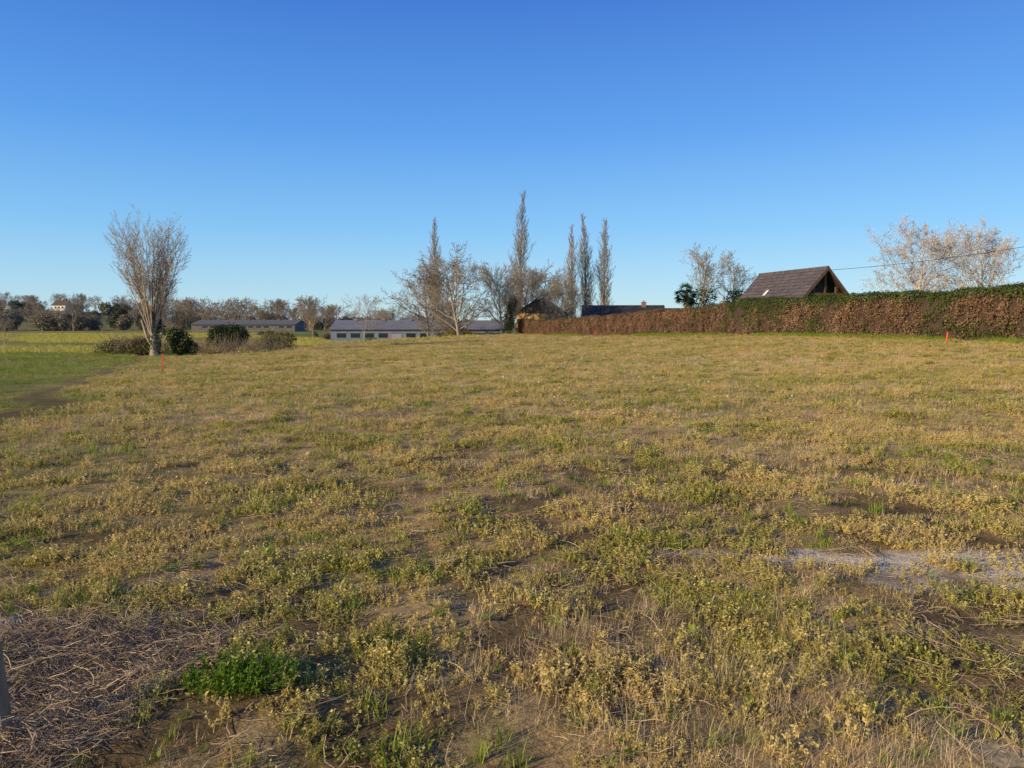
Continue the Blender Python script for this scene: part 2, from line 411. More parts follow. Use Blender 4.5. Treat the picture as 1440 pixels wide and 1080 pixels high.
# rosettes
x,y=wedge(1300,1.8,22); q=in_field(x,y)&(mudmask(x,y)<.5)&(strawmask(x,y)<.5)&(vn(x,y,1.4,81)>.4); x=x[q];y=y[q]
scatter('broadleaf_weeds',c_ros,x,y,RNG.uniform(.5,1.2,len(x)),RNG.integers(0,4,len(x)))
x,y=wedge(120,2.6,18); q=in_field(x,y)&(mudmask(x,y)<.4); x=x[q];y=y[q]
scatter('dandelion_plants',c_bros,x,y,RNG.uniform(.6,1.1,len(x)),RNG.integers(0,3,len(x)))
gt=np.array([(-.45,2.62),(-.38,2.7),(-.12,2.6),(-.05,2.72),(.02,2.58),(-.62,3.0),(-.55,2.92),(.30,3.5),(1.55,3.3),(2.3,5.4),(-1.0,2.55),(.75,2.7),(3.1,6.2),(.9,4.4)])
scatter('fresh_grass_tufts',c_grass,gt[:,0],gt[:,1],RNG.uniform(1.1,1.7,len(gt)),RNG.integers(0,5,len(gt)))
# stalks
x,y=wedge(2000,2.6,40); q=in_field(x,y)&(vn(x,y,3,91)>.5); x=x[q];y=y[q]
scatter('dry_dock_stalks',c_stalk,x,y,RNG.uniform(.5,1.1,len(x)),RNG.integers(0,5,len(x)))
# crop
n=80000; y=6+50*RNG.random(n)**1.35; x=RNG.uniform(-48,-3,n); Bn=bxn(x,y)
q=(x>-.8*y-5)&(((x<Bn-.8)&(RNG.random(n)<.08+1.3*sst(.34,.66,fbm(x,y,1.6,101,3))))|((x>=Bn+.1)&(x<Bn+3)&(RNG.random(n)<.28*np.exp(-(x-Bn)/1.3)))); x=x[q];y=y[q]
s1=.8+sst(15,50,y)*.9
scatter('crop_grass',c_crop,x,y,np.stack([s1,s1,s1*.8],1)*RNG.uniform(.5,1.2,len(x))[:,None],RNG.integers(0,4,len(x)))
# green strip at hedge foot
n=5200; y=RNG.uniform(24,100,n); x=hx(y)-.55-np.abs(RNG.normal(0,.6,n)); s1=RNG.uniform(1.0,2.1,n)
keep=vn(x,y,5,111)>.3; x=x[keep];y=y[keep];s1=s1[keep]
scatter('verge_grass',c_grass,np.repeat(x,2)+RNG.normal(0,.15,2*len(x)),np.repeat(y,2)+RNG.normal(0,.15,2*len(x)),np.repeat(s1,2)*1.4,RNG.integers(0,5,2*len(x)))
# far meadow tufts on the left
n=16000; y=RNG.uniform(55,190,n); x=RNG.uniform(-150,-4,n); q=(x>-.78*y-6)&((y>84)|(x<bx(y)-1)|(x<-20)); x=x[q];y=y[q]
def p_meadow(): 
    b=MB()
    for _ in range(60):
        t=random.random()*6.283; r=.5*math.sqrt(random.random())
        b.blade((r*math.cos(t),r*math.sin(t),0),random.random()*6.28,random.uniform(.1,.3),.03,abs(random.gauss(0,.5)),.6,0,2)
    return b.mesh('meadow',[M_yel])
c_mead=proto_coll('meadow_proto',[p_meadow() for _ in range(3)])
keep=fbm(x,y,26,121,2)>.42; x=x[keep];y=y[keep]
scatter('meadow_flowers',c_mead,x,y,RNG.uniform(.8,1.6,len(x)),RNG.integers(0,3,len(x)))

# the lush green plant lower left
b=MB(); random.seed(21)
for _ in range(230):
    t=random.random()*6.283; r=.18*math.sqrt(random.random()); p=Vector((r*math.cos(t)*1.3,r*math.sin(t)*.8,0))
    h=random.uniform(.05,.16)*(1.1-r*2.4); d=Vector((p.x*2+random.gauss(0,.35),p.y*2+random.gauss(0,.35),1)).normalized(); e=p+d*h
    b.tube(p,e,.0015,.001,3,0,False)
    for i in range(9):
        q=p.lerp(e,.3+.7*i/9); dd=rdir(.5); b.leaf(q,dd,random.uniform(.014,.028),.010,0,min(1,.05+.08*i+random.random()*.35))
obj('green_clover_plant',b.mesh('green_clover_plant',[M_bright]),loc=(-1.2,3.12,hz(-1.2,3.12)))

# ---------------------------------------------------------------- trees
def grow(P,seed):
    rg=random.Random(seed); segs=[]
    up=Vector((0,0,1)); prof=P.get('prof',lambda f:1)
    mx=len(P['n'])
    def br(p,d,L,r,lv):
        ns=P['seg'][lv]; st=[(p.copy(),d.copy(),r)]
        wg=P['wig'][lv]; tr=P['trop'][lv]; rend=r*P['taper'][lv]
        for i in range(ns):
            d=(d+Vector((rg.gauss(0,wg),rg.gauss(0,wg),rg.gauss(0,wg)))+up*tr).normalized()
            p2=p+d*(L/ns); r2=r+(rend-r)*(i+1)/ns; r1=r+(rend-r)*i/ns
            segs.append((*p,*p2,r1,r2)); st.append((p2.copy(),d.copy(),r2)); p=p2
        if lv<mx:
            n=P['n'][lv]; s0=P['start'][lv]
            n=max(1,int(n*rg.uniform(.8,1.2)))
            for kk in range(n):
                f=s0+(1-s0)*((kk+rg.random())/n); q=f*ns; j=min(int(q),ns-1); t=q-j
                pp=st[j][0].lerp(st[j+1][0],t); dd=st[j][1].lerp(st[j+1][1],t).normalized(); rr=st[j][2]*(1-t)+st[j+1][2]*t
                a=rg.gauss(P['ang'][lv],P['ang'][lv]*.22); ax=dd.orthogonal().normalized(); ax.rotate(Quaternion(dd,kk*2.4+rg.random()*1.5))
                nd=dd.copy(); nd.rotate(Quaternion(ax,a))
                l=L*P['len'][lv]*rg.uniform(.7,1.2)
                if lv==0: l*=prof((f-s0)/(1-s0+1e-6))
                else: l*=1.1-.6*f
                br(pp,nd,l,max(P['rmin'],min(rr*.75,rr*P['rr'][lv])),lv+1)
    for (p,d,L,r) in P['trunks']: br(Vector(p),Vector(d).normalized(),L,r,0)
    return np.array(segs)
def seg_mesh(name,segs,mat,extra=None):
    A=segs[:,0:3];Bp=segs[:,3:6]; D=Bp-A; D/=np.maximum(np.linalg.norm(D,axis=1,keepdims=True),1e-9)
    ref=np.where(np.abs(D[:,2:3])<.9,np.array([[0,0,1.]]),np.array([[1.,0,0]]))
    U=np.cross(D,ref); U/=np.linalg.norm(U,axis=1,keepdims=True); W=np.cross(D,U)
    Vs=[];Fs=[];base=0
    big=segs[:,6]>.05
    for sel,ns in((big,7),(~big,3)):
        a=A[sel];b_=Bp[sel];u=U[sel];w_=W[sel];r0=segs[sel,6];r1=segs[sel,7];n=len(a)
        if n==0: continue
        th=np.arange(ns)*2*np.pi/ns; c_,s_=np.cos(th),np.sin(th)
        off=u[:,None,:]*c_[None,:,None]+w_[:,None,:]*s_[None,:,None]
        V=np.concatenate([a[:,None,:]+off*r0[:,None,None],b_[:,None,:]+off*r1[:,None,None]],1).reshape(-1,3)
        i=np.arange(ns); j=(i+1)%ns
        f=np.stack([i,j,j+ns,i+ns],1)[None]+(np.arange(n)*2*ns)[:,None,None]+base
        Vs.append(V);Fs.append(f.reshape(-1,4)); base+=len(V)
    V=np.concatenate(Vs);F=np.concatenate(Fs)
    return np_mesh(name,V,F,4,[mat],None,np.repeat(RNG.random(1),len(F)))
def quad_cloud(name,C0,size,mats,mi=None,aspect=.6,rnd=None,nrm=None,flat=1.):
    n=len(C0); a=RNG.normal(size=(n,3)); 
    if nrm is not None: a=a-nrm*np.sum(a*nrm,1,keepdims=True)*flat
    a/=np.linalg.norm(a,axis=1,keepdims=True)
    b_=RNG.normal(size=(n,3)); b_=np.cross(a,b_) if nrm is None else np.cross(a,nrm+RNG.normal(0,.45,(n,3))); b_/=np.linalg.norm(b_,axis=1,keepdims=True)
    s=(size*RNG.uniform(.6,1.4,n))[:,None]
    V=np.stack([C0-a*s*.5,C0+b_*s*.5*aspect,C0+a*s*.5,C0-b_*s*.5*aspect],1).reshape(-1,3)
    return np_mesh(name,V,np.arange(4*n).reshape(n,4),4,mats,mi,RNG.random(n) if rnd is None else rnd)
def blob_pts(n,lobes,shell=.5):
    L=np.array(lobes); vol=L[:,3]*L[:,4]*L[:,5]; k=RNG.choice(len(L),n,p=vol/vol.sum())
    d=RNG.normal(size=(n,3)); d/=np.linalg.norm(d,axis=1,keepdims=True); r=RNG.random((n,1))**(1/3)*(1-shell)+shell*RNG.random((n,1))**.15
    P_=L[k,:3]+d*r*L[k,3:6]; P_+=RNG.normal(0,.05,(n,3))*L[k,3:6].mean(1,keepdims=True)*2
    return P_,d

def bark(name,c1,c2): 
    return solid_mat(name,c1,c2,6,.9,.4,(1,1,.25))
M_bark=bark('bark',(.20,.155,.11),(.33,.26,.19))
M_twig=bark('twig_grey',(.25,.205,.155),(.38,.315,.24))
M_twigw=bark('twig_warm',(.30,.24,.175),(.44,.36,.27))
M_twigp=bark('twig_pale',(.44,.38,.32),(.62,.55,.48))
M_ivy=leaf_mat('ivy',[(.018,.035,.01),(.04,.07,.02),(.09,.13,.04)],.2)
M_bush=leaf_mat('evergreen_leaf',[(.012,.026,.01),(.03,.055,.016),(.06,.09,.03)],.2)
M_brush=leaf_mat('brush_leaf',[(.12,.10,.045),(.19,.17,.07),(.26,.23,.10)],.2)
M_bloss=leaf_mat('blossom',[(.68,.60,.55),(.78,.72,.68),(.87,.83,.80)],.35)

def P_round(H,spread=1.,trunk=.28,dens=1.,r=.22,rmin=.012,n2=8,n3=5):
    return dict(trunks=[((0,0,0),(.03,0,1),H*.82,r)],n=[int(17*dens),n2,n3,4],seg=[7,4,3,2,1],wig=[.06,.12,.14,.18,.2],trop=[.02,.11,.08,.05,.0],
        taper=[.2,.25,.3,.5,.6],start=[trunk,.2,.15,.1],ang=[.9,.7,.65,.7],len=[.50*spread,.52,.5,.55],rr=[.5,.5,.5,.6],rmin=rmin,
        prof=lambda f: (.75+.55*math.sin(math.pi*min(1,f*1.05+.1)))*(1 if f<.75 else 1-(f-.75)*1.0))
def P_poplar(H,rmin=.016):
    return dict(trunks=[((0,0,0),(0,0,1),H,.30)],n=[105,8,5],seg=[12,4,3,2],wig=[.012,.06,.08,.12],trop=[.02,.22,.14,.1],
        taper=[.1,.3,.4,.5],start=[.08,.1,.1],ang=[.5,.42,.42],len=[.155,.38,.5],rr=[.3,.5,.6],rmin=rmin,
        prof=lambda f: (.55+.75*math.sin(math.pi*min(1,f+.12))**.8)*(1.05-.45*f))
def place_tree(name,segs,x,y,s=1.,rz=0.,mat=M_twig,z=None):
    me=segs if isinstance(segs,bpy.types.Mesh) else seg_mesh(name,segs,mat)
    e=bpy.data.objects.new(name,None); scene.collection.objects.link(e); e.location=(x,y,hz(x,y)-.05 if z is None else z); e.rotation_euler=(0,0,rz); e.scale=(s,s,s) if not isinstance(s,tuple) else s
    obj('trunk_and_branches',me,parent=e); return e
def add_leaves(e,n,lobes,size,mat,shell=.4,nm='leaves'):
    P_,d=blob_pts(n,lobes,shell); return obj(nm,quad_cloud(nm,P_,size,[mat]),parent=e)

# big multi-stem tree on the left
tr=[]
rg=random.Random(5)
for i in range(20):
    a=i*2.4+rg.random(); t=.03+.33*math.sqrt((i+.5)/20)
    z0=rg.uniform(1.1,2.3)
    tr.append(((math.cos(a)*.12,math.sin(a)*.12,z0),(math.sin(t)*math.cos(a),math.sin(t)*math.sin(a),math.cos(t)),(9.1-z0)*rg.uniform(.86,1.0)*(1-.3*t),.06))
Pb=dict(trunks=tr,n=[20,6,4],seg=[8,4,3,2],wig=[.03,.07,.1,.12],trop=[.0,.10,.08,.05],taper=[.15,.3,.4,.5],start=[.2,.12,.1],ang=[.55,.5,.5],len=[.22,.48,.5],rr=[.42,.55,.6],rmin=.0085,prof=lambda f:1.3-.45*f)
sg=grow(Pb,4)
trunk=np.array([(0,0,-.1,.02,0,.9,.30,.24),(.02,0,.9,0,.02,1.9,.24,.21),(0,.02,1.9,0,0,2.5,.21,.12),(0,0,.6,.5,.1,1.5,.12,.1),(.5,.1,1.5,.75,.1,2.6,.1,.08),(0,0,.5,-.45,0,1.4,.12,.09),(-.45,0,1.4,-.8,.1,2.5,.09,.06)])
e=place_tree('bare_tree',np.concatenate([sg,trunk]),-24.2,50,1.,0,M_twigw)
add_leaves(e,1500,[(0,.1,1.0,.45,.4,1.1),(.1,0,2.3,.3,.3,.8),(.5,.2,1.9,.3,.3,.6)],.13,M_ivy,.3,'trunk_ivy')

pop=[seg_mesh('poplar_branches',grow(P_poplar(24,.019),s),M_twig) for s in (1,2)]
for (x,y,h,k,w_) in((-14.3,138,23.0,0,1.0),(1.6,140,26.2,1,1.05),(12.0,150,22.4,0,1.1),(14.7,150,24.2,1,1.1),(18.5,150,23.4,0,1.2)):
    place_tree('poplar_tree',pop[k],x,y,(h/24*w_,h/24*w_,h/24),x*1.7)
rt=[seg_mesh('round_branches',grow(P_round(13,1.0,.16,1.5,.26,.023,10,6),s),M_twig) for s in (11,12,13)]
for (x,y,h,k,rz,sx) in((-13.2,118,12.4,0,.3,1.05),(-8.0,112,14.2,1,1.2,1.1),(-1.6,120,11.4,2,2,.95),(5.0,135,12.2,0,4,1.15),(2.0,126,11.5,1,5,.95),(9.3,122,9.0,2,1,1.0),(7.0,119,7.6,0,2,1.0),(-10.8,124,8,2,3.3,1.1)):
    place_tree('bare_tree',rt[k],x,y,(h/13*sx,h/13*sx,h/13),rz)
e=place_tree('ivy_clad_tree',rt[2],-.2,114,(.4,.4,.5),1)
add_leaves(e,2600,[(0,0,6,2.4,2,5),(-1.5,0,3.5,2.2,2,3.4),(1.8,0,9,1.8,1.6,3)],.5,M_ivy)
pale=seg_mesh('pale_branches',grow(P_round(9.5,.9,.3,.9,.12,.014),31),M_twigw)
place_tree('bare_tree',pale,-22.5,112,(.95,.95,.95),.4)
place_tree('bare_tree',pale,-38,142,(.75,.75,.75),2.4)
place_tree('bare_tree',pale,-41.5,60.5,(.4,.4,.3),1.4)
t2=seg_mesh('branches2',grow(P_round(9,.9,.35,1.2,.2,.015,9,6),41),M_twigw)
e=place_tree('ivy_clad_tree',t2,21.6,85,1.05,.4); add_leaves(e,2300,[(0,0,3.4,.9,.9,2.0),(1.0,.2,3.9,1.2,.9,1.1),(.2,0,2,1.9,1.2,1.4)],.2,M_ivy)
e=place_tree('ivy_clad_tree',t2,26.2,88,(.88,.88,.9),2.4); add_leaves(e,2000,[(0,0,4.0,1.3,1.2,1.9),(-1,.2,4.4,1.1,.9,1.4)],.2,M_ivy)
# palm
b=MB(); random.seed(9)
for i in range(8): b.tube((0,0,i*.45),(0,0,i*.45+.45),.16+.02*(i%2),.15,7,0)
for i in range(75):
    a=random.random()*6.283; ct=random.uniform(-.95,.95); st_=math.sqrt(1-ct*ct); d=Vector((st_*math.cos(a),st_*math.sin(a),ct)); p=Vector((0,0,3.5-.5*random.random())); q=p+d*.65
    b.tube(p,q,.015,.012,3,1,False)
    s1_=d.cross(Vector((random.gauss(0,.4),random.gauss(0,.4),1))).normalized()
    for j in range(11):
        an=(j-5)*.24; dd=(d*math.cos(an)+s1_*math.sin(an)-Vector((0,0,.3))).normalized(); e_=q+dd*random.uniform(.45,.7)
        wv=s1_*math.cos(an)*.03-d*math.sin(an)*.03
        b.face([q-wv*.3,q+wv*.3,q.lerp(e_,.5)+wv,e_,q.lerp(e_,.5)-wv],1)
obj('palm_tree',b.mesh('palm_tree',[M_bark,M_bush]),loc=(18.7,80,hz(18.6,80)+.1),scale=(1.2,1.2,1.2))
# blossom trees
for (x,y,h,sx,sd) in((33.9,62,8.9,1.12,51),(38.6,61,8.6,.92,52)):
    sg=grow(P_round(9,.95,.14,1.6,.2,.013,9,6),sd); e=place_tree('blossom_tree',sg,x,y,(h/9*sx,h/9*sx,h/9),sd,M_twigp)
    tips=sg[sg[:,6]<.03][:,3:6]; nb=15000; k_=RNG.integers(0,len(tips),nb); P_=tips[k_]+RNG.normal(0,.08,(nb,3))
    obj('blossom',quad_cloud('blossom',P_,.07,[M_bloss],aspect=.9),parent=e)

# bushes
def bush(name,x,y,lobes,n,size,mat):
    P_,d=blob_pts(n,lobes,.6); return obj(name,quad_cloud(name,P_,size,[mat]),loc=(x,y,hz(x,y)))
bush('evergreen_bush',-25.6,67,[(0,0,.95,1.7,1.3,1.25),(-.9,0,1.2,.9,1,.9),(.85,0,1.1,.95,1,.95),(-1.5,0,.6,.6,.8,.6)],8000,.14,M_bush)
bush('evergreen_bush',-22.4,70,[(0,0,.3,1.2,.8,.5)],1800,.13,M_bush)
bush('evergreen_bush',-23.0,51.5,[(0,0,.8,.75,.7,1.0),(-.5,0,1.3,.5,.5,.7),(.6,0,.5,.6,.5,.6)],3600,.12,M_ivy)
bush('evergreen_bush',-25.9,51.6,[(0,0,.5,.9,.7,.65),(-.9,0,.35,.7,.6,.45)],2600,.12,M_brush)
bush('bramble_bush',-28.2,53.5,[(0,0,.45,1.5,1,.7),(1.4,0,.55,.9,.9,.8),(-1.3,0,.3,.8,.7,.5)],3600,.12,M_brush)
bush('bramble_bush',-19.9,62,[(0,0,.5,1.7,1,.7)],2600,.12,M_brush)
bush('evergreen_bush',-8.6,116,[(0,0,1.6,2.2,1.5,2.2),(1.8,0,1.2,1.5,1.2,1.6),(-2.2,0,1,1.4,1.2,1.3)],3200,.3,M_brush)
bush('evergreen_bush',-22.4,118,[(0,0,1.0,1.5,1.2,1.3),(1.2,0,.8,1,1,1)],1600,.3,M_ivy)
bush('evergreen_bush',-36.5,118,[(0,0,1.2,2.2,1.2,1.5),(-2,0,1.2,1.6,1,1.6)],2400,.3,M_brush)
sb=[]
rg=random.Random(8)
for i in range(520):
    x_=rg.uniform(-5.2,7.5); y_=rg.gauss(0,.8); 
    if -.4<x_<.4: continue
    L_=rg.uniform(.8,2.0)*(1.2 if x_<0 else .9); d_=Vector((rg.gauss(0,.35),rg.gauss(0,.3),1)).normalized(); p_=Vector((x_,y_,-.1))
    q_=p_+d_*L_*.55; r_=q_+(d_+Vector((rg.gauss(0,.3),rg.gauss(0,.3),0))).normalized()*L_*.45
    sb+= [(*p_,*q_,.012,.009),(*q_,*r_,.009,.006)]
    for _ in range(3):
        f_=rg.uniform(.3,1); s_=p_.lerp(q_,f_); e_=s_+Vector((rg.gauss(0,.3),rg.gauss(0,.3),.45)); sb.append((*s_,*e_,.007,.004))
obj('bare_scrub',seg_mesh('bare_scrub',np.array(sb),M_bark),loc=(-25,55.5,hz(-25,55.5)))

# distant tree mass
dt=[seg_mesh('d%d'%i,grow(P_round(11,1.05,.12,.9,.25,.035),60+i),M_twig) for i in range(3)]
def p_clump(mat,seed):
    P_,d=blob_pts(1800,[(0,0,4,3.4,3.4,3.6),(2.6,0,3,2.4,2.6,2.8),(-2,1,5.2,2.2,2.4,3),(.8,-1,6.6,1.6,1.6,2)],.5); return quad_cloud('clump',P_,.8,[mat])
M_dbush=leaf_mat('distant_evergreen',[(.07,.09,.055),(.10,.125,.07),(.15,.17,.10)],.1)  # distant foliage paler than near: air haze put into both leaf colours
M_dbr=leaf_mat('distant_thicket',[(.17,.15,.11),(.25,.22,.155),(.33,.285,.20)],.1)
dt+= [p_clump(M_dbush,1),p_clump(M_dbr,2)]
c_dt=proto_coll('distant_proto',dt)
L=[]
def row(n,x0,x1,y0,y1,h0,h1,pe=.3):
    for _ in range(n):
        x=random.uniform(x0,x1); y=random.uniform(y0,y1); h=random.uniform(h0,h1)/11
        u=random.random(); k=random.choice([3,4,4]) if u<pe else random.randint(0,2)
        if k>=3: h*=.85
        L.append((x,y,h*random.uniform(1,1.3),h,k))
random.seed(77)
row(80,-460,-235,510,600,9,15,.5)
for _ in range(110):
    x_=random.uniform(-460,-200); y_=random.uniform(395,492)
    if abs(x_/y_+.604)<.022 and y_<500: continue
    L.append((x_,y_,random.uniform(.5,1.0),random.uniform(.45,.9),random.choice([0,1,2,4,4,3])))
row(24,-205,-130,250,330,8,12,.5)
row(34,-142,-78,290,340,8,14,.2)
row(14,-250,-110,225,240,2,5,.7)
row(44,-175,-55,330,420,8,13,.3)
row(120,-180,300,560,760,6,13,.4)
row(20,-70,-25,300,380,6,9,.5)
row(26,78,150,140,175,6,9,.3)
row(50,150,520,260,460,8,13,.4)
row(8,-60,-30,160,180,2,3,.9)
row(12,10,60,165,200,4,6.5,.6)
L=np.array(L); sc=np.stack([L[:,2],L[:,2],L[:,3]],1)
scatter('distant_trees',c_dt,L[:,0],L[:,1],sc,L[:,4].astype(int),tilt=0.02,z=height(L[:,0],L[:,1])-.4)

# ---------------------------------------------------------------- hedge
M_hb=leaf_mat('hedge_dead_leaf',[(.11,.06,.038),(.27,.15,.09),(.54,.35,.22)],.2)
M_hg=leaf_mat('hedge_green_leaf',[(.035,.06,.012),(.085,.12,.025),(.20,.23,.06)],.25)
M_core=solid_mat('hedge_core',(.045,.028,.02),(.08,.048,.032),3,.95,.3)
he=bpy.data.objects.new('hedge',None); scene.collection.objects.link(he)
def htop(y): return 2.12+.34*(1-sst(54,60,y))-.1*sst(60,110,y)+.22*(vn(y,y*0,1.7,131)-.5)+.24*(vn(y,y*0,7,132)-.5)
ys=np.arange(20,118.1,.5); nrm=np.array([-1,-.254,0]); nrm/=np.linalg.norm(nrm)
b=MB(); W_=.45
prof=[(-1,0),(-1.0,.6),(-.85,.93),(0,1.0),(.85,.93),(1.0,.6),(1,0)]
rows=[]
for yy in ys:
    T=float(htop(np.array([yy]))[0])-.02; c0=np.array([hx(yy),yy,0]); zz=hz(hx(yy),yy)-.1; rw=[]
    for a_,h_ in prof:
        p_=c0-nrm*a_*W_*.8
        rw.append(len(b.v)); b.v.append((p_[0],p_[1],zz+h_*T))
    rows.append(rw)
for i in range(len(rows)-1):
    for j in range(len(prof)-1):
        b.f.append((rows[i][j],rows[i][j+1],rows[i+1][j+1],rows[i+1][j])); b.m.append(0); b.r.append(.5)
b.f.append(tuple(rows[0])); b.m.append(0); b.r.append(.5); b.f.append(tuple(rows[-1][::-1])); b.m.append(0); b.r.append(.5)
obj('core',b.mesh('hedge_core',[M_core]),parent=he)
n=190000
y=20+98*RNG.random(n)**1.25
side=RNG.random(n); T=htop(y)
a=np.where(side<.60,1.,np.where(side<.90,RNG.uniform(-1,1,n),-1.)); h=np.where(side<.60,RNG.random(n),np.where(side<.90,1.,RNG.random(n)))
bul=1+.12*np.sin(h*3)-.12*sst(.85,1,h)*(np.abs(a)>.99)
lump=(fbm(y,h*2.3,.8,141,3)-.5)*1.0
off=(W_*a*bul+np.sign(a)*(lump*.8)*(np.abs(a)>.99)+RNG.normal(0,.08,n))
zt=h*T+np.where((side>=.60)&(side<.90),RNG.normal(0,.07,n)+lump*.25,0)
px=hx(y)+nrm[0]*off; py=y+nrm[1]*off; pz=height(hx(y),y)+zt
keep=(fbm(y,zt,.35,151,2)>.34)|(side>=.60)|(h>.85)
N0=np.where((side<.60)[:,None],nrm[None],np.where((side<.90)[:,None],np.array([[0,0,1.]]),-nrm[None]))
g=(fbm(y,zt*1.2,2.2,161,3)); gtop=sst(.60,.92,zt/T+(g-.5)*.5)*(y<57)*.95
pg=np.where(y<57,.14+.6*sst(.48,.64,g)+gtop,.05+.3*sst(.58,.72,g)+.25*sst(.9,1,zt/T))
mi=(RNG.random(n)<pg).astype(int)
Pn=np.stack([px,py,pz],1)[keep]
obj('leaves',quad_cloud('hedge_leaves',Pn,.095,[M_hb,M_hg],mi[keep],.6,np.clip(RNG.random(keep.sum())*.7+(fbm(y,zt,.9,171,2)[keep]-.3)*.9,0,1),N0[keep],.3),parent=he)
ns=700; y=RNG.uniform(20,118,ns); a=RNG.uniform(-1,1,ns)*W_*.8; T=htop(y); zb=height(hx(y),y)
s0=np.stack([hx(y)+nrm[0]*a,y+nrm[1]*a,zb+T-.15],1); s1=s0+np.stack([RNG.normal(0,.08,ns),RNG.normal(0,.08,ns),RNG.uniform(.15,.32,ns)],1)
seg1=np.concatenate([s0,s1,np.full((ns,1),.007),np.full((ns,1),.003)],1)
obj('twigs',seg_mesh('hedge_twigs',seg1,M_bark),parent=he)

# ---------------------------------------------------------------- buildings
def tile_mat(name,c1,c2,mort,bw=.33,rh=.34):
    m,nt=mat_new(name); tc=N(nt,'ShaderNodeTexCoord'); sp=N(nt,'ShaderNodeSeparateXYZ'); nt.links.new(tc.outputs['Object'],sp.inputs[0])
    mu=N(nt,'ShaderNodeMath',operation='MULTIPLY'); mu.inputs[1].default_value=1.42; nt.links.new(sp.outputs[0],mu.inputs[0])
    cb=N(nt,'ShaderNodeCombineXYZ'); nt.links.new(sp.outputs[1],cb.inputs[0]); nt.links.new(mu.outputs[0],cb.inputs[1])
    br=N(nt,'ShaderNodeTexBrick'); br.offset=0; br.inputs['Scale'].default_value=1; br.inputs['Brick Width'].default_value=bw; br.inputs['Row Height'].default_value=rh; br.inputs['Mortar Size'].default_value=.03
    br.inputs['Color1'].default_value=(*c1,1); br.inputs['Color2'].default_value=(*c2,1); br.inputs['Mortar'].default_value=(*mort,1)
    nt.links.new(cb.outputs[0],br.inputs['Vector'])
    f=noise(nt,tc.outputs['Object'],1.2,5,.7); c=mixc(nt,1.,br.outputs['Color'],ramp(nt,[(.7,.72,.75,.3),(1.25,1.2,1.15,.7)],f),'MULTIPLY')
    p=N(nt,'ShaderNodeBsdfPrincipled'); p.inputs['Roughness'].default_value=.7; nt.links.new(c,p.inputs['Base Color'])
    bu=N(nt,'ShaderNodeBump'); bu.inputs['Strength'].default_value=.7; bu.inputs['Distance'].default_value=.04; bu.invert=True; nt.links.new(br.outputs['Fac'],bu.inputs['Height']); nt.links.new(bu.outputs[0],p.inputs['Normal'])
    o=N(nt,'ShaderNodeOutputMaterial'); nt.links.new(p.outputs[0],o.inputs[0]); return m
M_tile=tile_mat('roof_tile',(.10,.085,.086),(.14,.118,.115),(.045,.038,.036),.45,.4)
M_slate=tile_mat('slate',(.035,.037,.045),(.055,.056,.065),(.02,.02,.025))
M_tileb=tile_mat('brown_tile',(.15,.11,.075),(.19,.14,.095),(.07,.05,.035))
M_orange=solid_mat('orange_render',(.76,.42,.14),(.88,.54,.20),1.5,.9,.2)
M_timber=solid_mat('dark_timber',(.035,.022,.016),(.07,.045,.03),8,.7,.3,(1,1,.2))
M_beam=solid_mat('brown_beam',(.10,.055,.035),(.16,.09,.055),8,.7,.3,(1,1,.2))
M_cement=solid_mat('white_render',(.62,.6,.56),(.74,.72,.68),2,.9,.1)
M_grey=solid_mat('grey_block',(.12,.12,.12),(.17,.16,.15),2,.9,.1)
M_panel=solid_mat('grey_blue_sheet',(.13,.165,.24),(.18,.215,.29),.8,.6,.1,(3,1,.4))
M_panelb=solid_mat('pale_sheet',(.22,.26,.33),(.28,.32,.39),.8,.6,.1,(3,1,.4))
M_sheetroof=solid_mat('sheet_roof',(.15,.165,.20),(.21,.225,.26),.7,.7,.1,(3,1,1))
M_sheetroof2=solid_mat('dull_sheet_roof',(.12,.12,.12),(.17,.165,.16),.7,.8,.1,(3,1,1))
M_brickc=solid_mat('chimney_brick',(.22,.12,.08),(.32,.18,.12),6,.9,.3)
def glass():
    m,nt=mat_new('window_glass'); p=N(nt,'ShaderNodeBsdfPrincipled'); p.inputs['Base Color'].default_value=(.02,.025,.03,1); p.inputs['Roughness'].default_value=.15
    o=N(nt,'ShaderNodeOutputMaterial'); nt.links.new(p.outputs[0],o.inputs[0]); return m
M_glass=glass()
